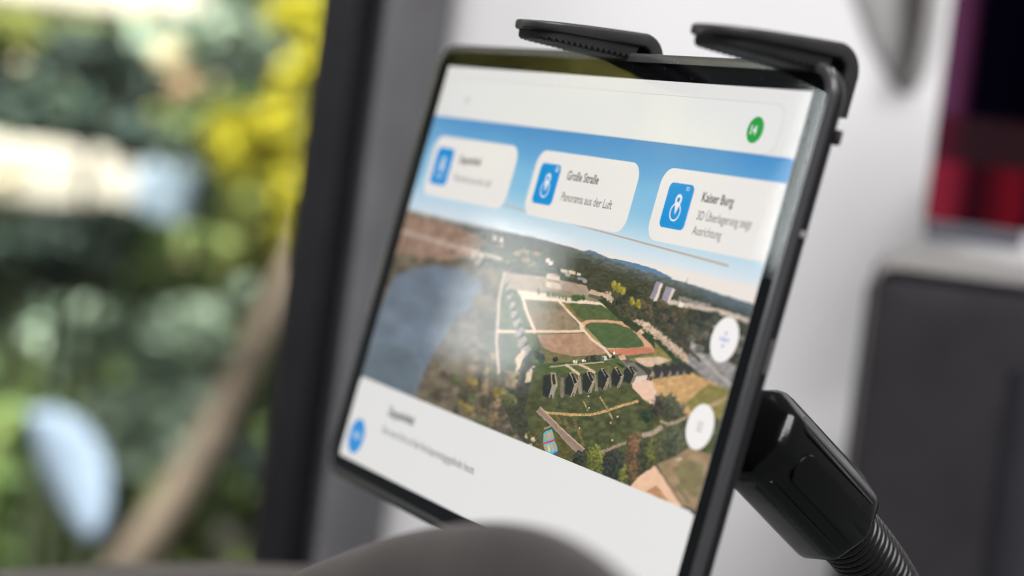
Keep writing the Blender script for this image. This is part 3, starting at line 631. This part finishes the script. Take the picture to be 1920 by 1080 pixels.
block(((890, 335), (915, 295), (990, 405), (945, 520), (890, 480)), ((915, 295), (946, 290), (1028, 390), (990, 408)), ((990, 408), (1027, 393), (980, 515), (945, 522)), 1)
quad((34, 40, 34), (895, 225), (1010, 275), (1040, 300), (1000, 290))
quad((112, 112, 108), (990, 225), (1030, 215), (1100, 210), (1292, 378), (1160, 402), (1090, 330), (1040, 272)); quad((84, 86, 86), (1030, 215), (1100, 210), (1130, 238), (1050, 250)); quad((60, 62, 62), (1100, 285), (1130, 280), (1190, 335), (1160, 345))
block(((1025, 330), (1060, 285), (1140, 380), (1090, 490), (1025, 450)), ((1060, 280), (1092, 275), (1167, 365), (1140, 386)), ((1140, 385), (1166, 368), (1118, 480), (1090, 492)), 0)
quad((216, 202, 188), (1162, 402), (1292, 376), (1276, 440), (1132, 466))
quad((58, 62, 62), (1135, 232), (1180, 232), (1340, 330), (1345, 345), (1300, 420), (1280, 400), (1292, 376)); quad((150, 138, 118), (1340, 340), (1386, 334), (1332, 452), (1295, 430)); quad((70, 62, 56), (1318, 400), (1345, 395), (1330, 448), (1305, 440))
for dx, dy, s in ((0, 0, 1), (93, -12, .98), (185, -26, .95), (268, -36, .9), (345, -40, .8)):
    t2 = lambda x, y: (1350+dx+(x-1350)*s, 420+dy+(y-420)*s)
    quad((50, 54, 56), t2(1345, 300), t2(1380, 255), t2(1400, 258), t2(1480, 315), t2(1490, 325), t2(1440, 425), t2(1378, 405), var=.12)
    if s > .85: quad((140, 130, 114), t2(1454, 335), t2(1488, 328), t2(1440, 428), t2(1416, 426))
# tracks
q = lambda x, y: (980 + x/6, 740 + y/6)
for off in (-6, 8): stroke([q(x, y+off) for x, y in ((260, 205), (400, 212), (600, 228), (760, 228), (860, 205), (960, 180), (1100, 130), (1300, 75))], 2.0, (214, 174, 112), .15, 1, 1.0)
stroke([q(x, y) for x, y in ((230, 200), (400, 215), (560, 232))], 4, (196, 158, 98), .2, .7, 2)
stroke([q(880, 30), q(950, 150), q(1020, 270)], 2.2, (200, 172, 112), .2, .85, 2); stroke([q(690, 70), q(735, 180)], 2, (196, 166, 104), .2, .8, 2)
for a in ((390, 260, 430, 310), (480, 300, 530, 390), (590, 300, 640, 440), (640, 430, 690, 560)): stroke([q(a[0], a[1]), q(a[2], a[3])], 6, (122, 102, 56), .3, .7, 4)
for x, y in ((752, 150), (748, 20), (648, 378), (1010, 512), (995, 315), (1075, 250)): blob(*q(x, y), 1.7, 2, (226, 208, 176), seed=int(x), rough=.1)
fill([q(*p) for p in ((160, 190), (205, 145), (420, 360), (700, 612), (672, 672), (622, 662), (330, 350))], (140, 124, 114), .10)
stroke([q(205, 145), q(420, 360), q(698, 612)], 1.8, (214, 178, 146), .05); stroke([q(160, 190), q(330, 350), q(520, 560), q(622, 662)], 1.2, (196, 166, 138), .05)
fill([q(*p) for p in ((120, 430), (240, 380), (420, 470), (600, 660), (700, 700), (600, 790), (400, 720), (250, 650), (100, 590))], (92, 84, 36), .4, alpha=.55)
fill([q(*p) for p in ((245, 372), (345, 335), (350, 355), (248, 395))], (150, 138, 112), .1)
fill([q(*p) for p in ((240, 440), (262, 412), (332, 393), (348, 430), (362, 505), (385, 560), (402, 640), (330, 680), (262, 652), (238, 560))], (66, 186, 218), .05)
fill([q(*p) for p in ((330, 672), (402, 630), (396, 652), (345, 690), (300, 670))], (36, 92, 190), .05)
for p in (((250, 450), (275, 440), (285, 505), (265, 515)), ((285, 430), (305, 425), (318, 495), (300, 502)), ((316, 420), (335, 415), (350, 485), (332, 492)), ((250, 580), (272, 572), (285, 640), (265, 645)), ((284, 568), (304, 562), (316, 640), (298, 650)), ((318, 558), (336, 550), (352, 630), (336, 642)), ((346, 545), (362, 540), (384, 612), (366, 625))):
    fill([q(*a) for a in p], [(222, 150, 120), (204, 150, 50), (224, 200, 120)][int(p[0][0]) % 3], .1)
stroke([q(236, 554), q(362, 510)], 3.2, (232, 34, 34), .03)
for k in range(14): blob(*q(rs.uniform(60, 190), rs.uniform(430, 600)), 5, 6, [(84, 84, 52), (196, 186, 150), (66, 72, 44)][rs.randint(3)], seed=700+k)
# foreground trees
for k, (x, y, rx, ry, c) in enumerate(((1400, 250, 14, 13, (34, 56, 40)), (1560, 140, 22, 22, (62, 60, 56)), (1660, 130, 16, 26, (66, 76, 60)), (1740, 180, 18, 22, (74, 80, 62)), (660, 730, 17, 19, (44, 54, 42)), (830, 700, 18, 24, (112, 122, 46)), (800, 790, 14, 22, (84, 92, 38)), (880, 840, 9, 16, (88, 98, 42)), (1040, 770, 24, 30, (46, 54, 48)), (1000, 880, 16, 18, (42, 50, 46)), (1150, 900, 12, 19, (108, 118, 48)), (1270, 660, 20, 42, (94, 74, 58)), (1250, 560, 14, 18, (118, 88, 62)), (1230, 860, 12, 26, (92, 76, 50)), (1390, 690, 16, 38, (58, 66, 46)), (1480, 640, 15, 27, (100, 110, 52)), (1545, 600, 15, 25, (78, 84, 54)), (1640, 560, 24, 42, (82, 88, 62)), (1720, 520, 20, 40, (72, 82, 64)), (1780, 640, 14, 20, (80, 86, 66)))):
    blob(*q(x, y), rx, ry, c, .42, .5, 800+k*5, 0, .3)
stroke([q(900, 645), q(1060, 580), q(1160, 545)], 5, (164, 140, 124), .2, .9, 2); stroke([q(1370, 455), q(1460, 440), q(1560, 375)], 9, (174, 160, 146), .15, .9, 2)
stroke([q(1560, 300), q(1640, 330), q(1740, 310), (1330, 760), (1370, 745)], 5, (186, 162, 136), .2, .8, 2)
# bare plots at the lower right
w2 = lambda x, y: (1150 + x/4.91, 740 + y/4.91)
fill([w2(*p) for p in ((410, 640), (560, 580), (720, 480), (860, 540), (960, 560), (820, 1090), (620, 1010))], (150, 130, 98), .22, sc=.06)
fill([w2(*p) for p in ((560, 680), (700, 600), (830, 640), (840, 800), (760, 960), (640, 860))], (112, 116, 76), .3, alpha=.6, sc=.05)
fill([w2(*p) for p in ((150, 860), (220, 770), (340, 690), (380, 655), (420, 700), (560, 900), (640, 1030), (500, 1010))], (228, 190, 160), .06)
fill([w2(*p) for p in ((300, 890), (400, 830), (440, 880), (520, 990), (420, 950))], (182, 136, 96), .12)
stroke([w2(400, 660), w2(470, 760), w2(560, 900), w2(650, 1030)], 4, (118, 104, 86), .1, .9, 1)
stroke([w2(600, 840), w2(690, 980)], 8, (104, 104, 84), .15, .7, 2); stroke([w2(590, 605), w2(630, 590)], 2.5, (224, 206, 182), .05)
stroke([w2(900, 110), w2(990, 70)], 5, (186, 164, 126), .1, .8, 1)

lum = C.mean(-1, keepdims=True); gnd = (V > .37)[..., None]*1.0
C = np.clip(lum + (C-lum)*(1-.16*gnd), 0, 255)*(1 + gnd*(np.array([1.05, 1.0, .95])-1)); C = C*(1-.05*gnd) + gnd*.05*np.array([190, 182, 176])
Cl = np.concatenate([lin(C), np.ones(U.shape + (1,))], -1).reshape(-1, 4).astype(np.float32)
disp = empty('display', None, tab)
disp_panel = mesh('panel', [(0, 0, .00012), (DW, 0, .00012), (DW, -DH, .00012), (0, -DH, .00012)], [(3, 2, 1, 0)], None, disp)
WHITE = (236, 235, 233)
disp_panel.data.materials.append(glow('display_white', WHITE))
vv = np.stack([U*DW, -V*DH, np.full_like(U, .00018)], -1).reshape(-1, 3)
idx = np.arange(NU*NV).reshape(NV, NU)
ff = np.stack([idx[1:, :-1], idx[1:, 1:], idx[:-1, 1:], idx[:-1, :-1]], -1).reshape(-1, 4)
pm_ = bpy.data.meshes.new('photo'); pm_.vertices.add(len(vv)); pm_.vertices.foreach_set('co', vv.ravel())
pm_.loops.add(ff.size); pm_.loops.foreach_set('vertex_index', ff.ravel().astype(np.int32)); pm_.polygons.add(len(ff))
pm_.polygons.foreach_set('loop_start', np.arange(0, ff.size, 4).astype(np.int32)); pm_.update(); pm_.validate()
at_ = pm_.color_attributes.new('picture', 'FLOAT_COLOR', 'POINT'); at_.data.foreach_set('color', Cl.ravel())
m = bpy.data.materials.new('aerial_picture'); m.use_nodes = True; nt = m.node_tree; nt.nodes.clear()
an = nt.nodes.new('ShaderNodeVertexColor'); an.layer_name = 'picture'; em = nt.nodes.new('ShaderNodeEmission'); ou = nt.nodes.new('ShaderNodeOutputMaterial')
nt.links.new(an.outputs[0], em.inputs[0]); nt.links.new(em.outputs[0], ou.inputs[0]); em.inputs[1].default_value = 1.14
pm_.materials.append(m)
photo = link(bpy.data.objects.new('photo', pm_), disp); photo['label'] = 'aerial picture of a sports ground under blue sky'

# ---- interface pieces
ZL = [.00022]
def flat(name, pts, mat, z):
    return mesh(name, [(x, y, z) for x, y in pts], [tuple(range(len(pts)))], mat, disp)
def rr_uv(u0, u1, v0, v1, r): return rrect(u0*DW, u1*DW, -v1*DH, -v0*DH, r, 8)
def disc(u, v, r, n=40): return [(u*DW + r*math.cos(2*math.pi*k/n), -v*DH + r*math.sin(2*math.pi*k/n)) for k in range(n)]
G_card = glow('card_white', (244, 240, 236)); G_bar = glow('search_bar_white', (238, 238, 236)); G_edge = glow('pale_grey_line', (214, 214, 212))
G_blue = glow('tile_blue', (6, 150, 222)); G_green = glow('badge_green', (46, 164, 70)); G_btn = glow('button_white', (252, 248, 246))
G_ink = glow('dark_ink', (30, 30, 28)); G_ink2 = glow('grey_ink', (120, 118, 114)); G_icn = glow('icon_white', (240, 244, 250)); G_ibl = glow('icon_blue', (128, 160, 226)); G_igr = glow('icon_grey', (190, 182, 182))
G_line = glow('beige_reflection', (196, 176, 164)); G_logo = glow('logo_blue', (60, 152, 226)); G_logo2 = glow('logo_pale', (160, 196, 232))
flat('search_bar_edge', rr_uv(.030, .957, .0285, .1278, .0045), G_edge, .00022)
o = flat('search_bar', rr_uv(.0312, .9558, .0300, .1262, .0044), G_bar, .00026)
def ink(txt, u, v, h, mat, bold=0.0, sx=1.0, z=.00050):
    """lettering: u, v is the baseline start, h the cap height in metres"""
    cu = bpy.data.curves.new('lettering', 'FONT'); cu.body = txt; cu.size = h/0.729; cu.offset = bold; cu.resolution_u = 3; cu.fill_mode = 'BOTH'
    t = bpy.data.objects.new('lettering_source', cu); S.collection.objects.link(t); bpy.context.view_layer.update()
    me = bpy.data.meshes.new_from_object(t.evaluated_get(bpy.context.evaluated_depsgraph_get())); bpy.data.objects.remove(t); bpy.data.curves.remove(cu)
    me.name = 'lettering'; me.materials.clear(); me.materials.append(mat)
    o = link(bpy.data.objects.new('lettering', me), disp); o.location = (u*DW, -v*DH, z); o.scale = (sx, 1, 1); return o
cards = ((.030, .318), (.378, .668), (.724, 1.0))
tiles = ((.048, .108), (.396, .456), (.748, .808))
for (a, b_), (ta, tb) in zip(cards, tiles):
    if b_ < 1: pts = rr_uv(a, b_, .1755, .3255, .0052)
    else:
        r_ = .0052; pts = [(b_*DW, -.3255*DH), (b_*DW, -.1755*DH)] + rrect(a*DW, b_*DW, -.3255*DH, -.1755*DH, r_, 8)[9:27]
    flat('card', pts, G_card, .00026)
    flat('tile', rr_uv(ta, tb, .204, .296, .0018), G_blue, .00030)
    cx, cy = (ta+tb)/2, .262; ro, ri = .00265, .00220; n = 32
    ringv = [(cx*DW + rad_*math.cos(2*math.pi*k/n), -cy*DH + rad_*math.sin(2*math.pi*k/n), .00034) for rad_ in (ro, ri) for k in range(n)]
    mesh('icon_ring', ringv, [(k, (k+1) % n, n+(k+1) % n, n+k) for k in range(n)], G_icn, disp)
    px_, py_ = cx*DW + .0002, -.237*DH; pin = [(px_ + .0016*math.cos(math.radians(a2)), py_ + .0016*math.sin(math.radians(a2))) for a2 in range(-25, 206, 11)] + [(px_, py_-.0043)]
    flat('icon_pin', pin, G_icn, .00038); flat('icon_dot', [(px_+.00075*math.cos(k*.5236), py_+.00075*math.sin(k*.5236)) for k in range(12)], G_blue, .00042)
ink('3D', .790, .2165, .0011, G_icn, 0, 1.0); flat('icon_mark', disc(.4455, .214, .0009, 16), G_icn, .00034); flat('icon_mark', disc(.4455, .214, .0005, 16), G_blue, .00038)
ink('Zeppelinfeld', .133, .2345, .0027, G_ink, .00006, .86); ink('Panorama aus der Luft', .133, .2790, .0025, G_ink2, 0, .86)
ink('Große Straße', .480, .2330, .0029, G_ink, .00005, .86); ink('Panorama aus der Luft', .480, .2800, .0028, G_ink2, .00003, .86)
ink('Kaiser Burg', .831, .2330, .0028, G_ink, .00006, .84); ink('3D Überlagerung zeigt', .831, .2690, .0026, G_ink2, .00002, .80); ink('Ausrichtung', .831, .2990, .0026, G_ink2, .00002, .80)
flat('badge', disc(.9043, .0823, .00366), G_green, .00034); ink('14', .8930, .0915, .0026, G_icn, .00008, .95)
# back arrow
u0, v0 = uv_of(878, 188); flat('arrow', [(u0*DW-.0010, -v0*DH), (u0*DW+.0006, -v0*DH+.0012), (u0*DW+.0010, -v0*DH+.0008), (u0*DW, -v0*DH), (u0*DW+.0010, -v0*DH-.0008), (u0*DW+.0006, -v0*DH-.0012)], glow('arrow_grey', (150, 150, 152)), .00034)
# thin rule over the sky, a reflection painted as a lit strip
a, b_ = uv_of(905, 373), uv_of(1368, 497); th = .0006
flat('reflected_line', [(a[0]*DW, -a[1]*DH-th*.5), (b_[0]*DW, -b_[1]*DH-th), (b_[0]*DW, -b_[1]*DH), (a[0]*DW, -a[1]*DH)], G_line, .00022)
# white text panel at the bottom
pts = rrect(0, DW, -DH, -.7989*DH, .0026, 6)
flat('text_panel', pts, glow('panel_white', (238, 237, 235)), .00030)
flat('logo_disc', disc(.0450, .9405, .0060), G_logo, .00034); flat('logo_mark', rrect(.0450*DW-.0034, .0450*DW+.0034, -.9405*DH-.0010, -.9405*DH+.0014, .0008, 4), G_logo2, .00038)
ink('Zeppelinfeld', *uv_of(729, 778), .0031, G_ink, .00008, .95); ink('Eine neue Sicht auf das Reichsparteitagsgelände heute.', *uv_of(718, 811), .0028, glow('mid_grey_ink', (120, 118, 116)), .00002, .82)
# round buttons
flat('button', disc(.9629, .4799, .00603, 48), G_btn, .00034); flat('button', disc(.9629, .6472, .00606, 48), G_btn, .00034)
cx, cy = .9629*DW, -.4799*DH
for dx, dy in ((1, 0), (-1, 0), (0, 1), (0, -1)):
    tip = (cx+dx*.0022, cy+dy*.0022); flat('arrow', [tip, (cx+dx*.0014-dy*.0008, cy+dy*.0014+dx*.0008), (cx+dx*.0014+dy*.0008, cy+dy*.0014-dx*.0008)], G_ibl, .00038)
flat('arrow_centre', [(cx+.0006*math.cos(k*.785), cy+.0006*math.sin(k*.785)) for k in range(8)], G_ibl, .00038)
cx, cy = .9629*DW, -.6472*DH
for k in (-1, 0, 1): flat('menu_line', rrect(cx-.0013, cx+.0013, cy+k*.0010-.0002, cy+k*.0010+.0002, .0001, 2), G_igr, .00038)
tag(tab, 'black tablet in a clamp holder, lit screen with cards over an aerial picture', 'tablet')

# ------------------------------------------------------------------ the holder
hold = empty('tablet_holder', MT)
def finger(xc, hw, parent, tip, root, legy):
    """bent bar: up a leg behind the tablet, round a bend and forward over its top edge; (z, y) path"""
    tip, root = Vector(tip), Vector(root); ax = (tip-root).normalized(); L_ = (tip-root).length; th = .0034
    nr = Vector((-ax.y, ax.x)); nr = nr if nr.y > 0 else -nr          # up, away from the tablet
    path = []                                                          # (centre, normal, half width, thickness)
    rb = .0052
    for t in (0, .3, .7, 1): path.append((Vector((root.x - rb, legy + (root.y - rb - legy)*t)), Vector((-1, 0)), hw, .0046))
    a0 = math.atan2(nr.y, nr.x)
    for k in range(1, 8):
        a = math.pi + (a0 - math.pi)*k/8; nn = Vector((math.cos(a), math.sin(a))); path.append((root + Vector((0, -rb)) + nn*rb*.98, nn, hw, .0046))
    for k in range(0, 26):
        t = 1-(1-k/25)**1.6; s_ = t*L_; e = L_ - s_; h = hw if e > hw else hw*max(0., 1-((hw-e)/hw)**2.6)**.5; h = max(h, hw*.15)
        path.append((root + ax*s_ + nr*.0002*math.sin(t*math.pi), nr, h, th*(1.28-.52*t)))
    loops = []
    for p, nn, h, tk in path:
        q_ = min(.0011, h*.5); sec = []
        for (sx_, sy_) in ((1, 1), (-1, 1), (-1, -1), (1, -1)):
            for k in range(4):
                a = math.radians({(1, 1): 0, (-1, 1): 90, (-1, -1): 180, (1, -1): 270}[(sx_, sy_)] + 30*k)
                sec.append((sx_*(h-q_) + q_*math.cos(a), sy_*(tk/2-q_*.8) + q_*.8*math.sin(a)))
        loops.append([(xc + x, p.y + nn.y*y, p.x + nn.x*y) for x, y in sec])
    o = loft('clamp_finger', loops, M_satin, parent); smooth_by_angle(o, 38)
    n = 17; loops = []; hp_ = hw - .0009; N_ = n*6
    for k in range(N_+1):
        t = .06 + .90*k/N_; s_ = t*L_; e = L_*.965 - s_; h = hp_ if e > hp_ else hp_*max(.02, 1-(min(1, (hp_-e)/hp_))**2.6)**.5
        dep = (.0027 + .0012*abs(math.sin(math.pi*k/6))**.7)*(1.15-.55*t); end = min(1, (k+.3)/4, (N_+.6-k)/5); base = root + ax*s_ - nr*(th*(1.28-.52*t)/2 - .0002)
        dep = dep*end + .0003
        sec = [(h, 0), (-h, 0), (-h, -dep*.8), (-h+.0006, -dep), (h-.0006, -dep), (h, -dep*.8)]
        loops.append([(xc + x, base.y + nr.y*y, base.x + nr.x*y) for x, y in sec])
    pad = loft('grip_pad', loops, M_rubber, o); smooth_by_angle(pad, 30)
    return o
finger(.1092, .0105, hold, (.0336, .0062), (-.0035, .0126), -.010)
finger(.2024, .0105, hold, (.0322, .0066), (-.0050, .0124), -.0036)
# back plate and telescopic arms
bp_ = [(x, y) for x, y in rrect(.02, .200, -.128, -.012, .008, 8)]
o = loft('back_plate', [[(x, y, z) for x, y in bp_] for z in (-.0054, -.0088)], M_satin, hold); smooth_by_angle(o, 40)
for x in (.1130, .2045):
    o = box('telescopic_arm', (x-.006, -.06, -.0100), (x+.006, .001, -.0056), M_satin, hold); bevel(o, .001)
# socket: octagonal sleeve
HL = MTi @ MC
def cam_pt(x, y, d): return HL @ Vector(((x-960)/FOC*d, -(y-540)/FOC*d, -d))
A0, A1 = cam_pt(1402, 800, .556), cam_pt(1566, 974, .588)
ax = (A1-A0).normalized(); vd = (HL @ Vector((0, 0, 0)) - A0); fr = (vd - ax*vd.dot(ax)).normalized(); sd = ax.cross(fr)    # fr faces the viewer
Ls = (A1-A0).length
def octo(c, r, k=.36, n=3, rot=10):
    pts = []
    for i in range(8):
        a = math.radians(45*i + 22.5 + rot)
        for j in range(n):
            da = math.radians((j-(n-1)/2)*5); pts.append(tuple(c + (fr*math.cos(a+da) + sd*math.sin(a+da))*r*(1-.004*abs(j-(n-1)/2))))
    return pts
R0 = .0150
loops = [octo(A0 + ax*Ls*t, R0*k) for t, k in ((-.03, .25), (-.02, .55), (.0, .80), (.025, .90), (.06, .955), (.12, .975), (.5, .985), (.90, 1.0), (.94, 1.0), (.965, .985), (.985, .945), (1.0, .87), (1.004, .72), (.985, .70))]
o = loft('socket', loops, M_black, hold); smooth_by_angle(o, 28)
# raised panel on the sleeve facing the viewer
def sleeve_panel(name, s0, s1, t0, t1, h, rnd, ang, parent, mat):
    ca, sa = math.cos(math.radians(ang)), math.sin(math.radians(ang)); f2, d2 = fr*ca + sd*sa, sd*ca - fr*sa
    base = [(x, y) for x, y in rrect(s0, s1, t0*Ls, t1*Ls, rnd, 8)]
    cx, cy = (s0+s1)/2, (t0+t1)/2*Ls
    lp_ = []
    for k, hh in ((1.0, -.002), (1.0, h*.6), (.975, h*.9), (.93, h)):
        lp_.append([tuple(A0 + ax*(cy+(y-cy)*(1-(1-k)*.35)) + d2*(cx+(x-cx)*k) + f2*(R0*.915 + hh)) for x, y in base])
    p = loft(name, lp_, mat, parent, False, True); return smooth_by_angle(p, 40)
sleeve_panel('socket_panel', -.0048, .0048, .17, .955, .0012, .0046, -12.5, o, M_black)
sleeve_panel('socket_panel', -.0030, .0030, .10, .93, .0008, .0028, -57.5, o, M_black)
sleeve_panel('socket_panel', -.0030, .0030, .14, .93, .0008, .0028, 32.5, o, M_black)
# gooseneck rings
gn = empty('gooseneck', None, hold)
gp = [cam_pt(*k) for k in ((1562, 970, .5875), (1600, 1012, .596), (1640, 1064, .605), (1674, 1122, .614), (1696, 1186, .623))]
def along(t):
    k = min(int(t*(len(gp)-1)), len(gp)-2); f_ = t*(len(gp)-1)-k
    p0_, p1_, p2_, p3_ = gp[max(k-1, 0)], gp[k], gp[k+1], gp[min(k+2, len(gp)-1)]
    return .5*((2*p1_) + (p2_-p0_)*f_ + (2*p0_-5*p1_+4*p2_-p3_)*f_*f_ + (3*p1_-p0_-3*p2_+p3_)*f_**3)
nr_, mr_ = 32, 10; tv, tf = [], []
RG, rg = .0089, .00145
for i in range(nr_):
    a = 2*math.pi*i/nr_
    for j in range(mr_):
        b2 = 2*math.pi*j/mr_; rr_ = RG + rg*.85*math.cos(b2); tv.append((rr_*math.cos(a), rr_*math.sin(a), rg*.92*math.sin(b2)))
for i in range(nr_):
    for j in range(mr_): tf.append((i*mr_+j, ((i+1) % nr_)*mr_+j, ((i+1) % nr_)*mr_+(j+1) % mr_, i*mr_+(j+1) % mr_))
r0 = mesh('ring', tv, tf, pbr('glossy_black_ring', (0.012, 0.011, 0.011), 0.30, 0.45, rvar=0.08, scale=200), gn, True)
total = sum((along((k+1)/60)-along(k/60)).length for k in range(60)); nring = int(total/.00275)
ts = [0.0]; acc = 0; samples = [(0, 0)]
for k in range(400):
    acc += (along((k+1)/400)-along(k/400)).length; samples.append((acc, (k+1)/400))
for i in range(nring):
    s = .0010 + i*.00275; t = np.interp(s, [a for a, _ in samples], [b for _, b in samples]); p = along(t); d = (along(min(1, t+.01)) - along(max(0, t-.01))).normalized()
    r_ = r0 if i == 0 else r0.copy()
    if i: S.collection.objects.link(r_); r_.parent = gn
    r_.matrix_local = Matrix.Translation(p) @ d.to_track_quat('Z', 'Y').to_matrix().to_4x4()
tube('core', [along(k/12) for k in range(13)], [.0086]*13, M_black, gn, 20)
tag(hold, 'black clamp holder with two ribbed fingers and a gooseneck behind the tablet', 'holder')
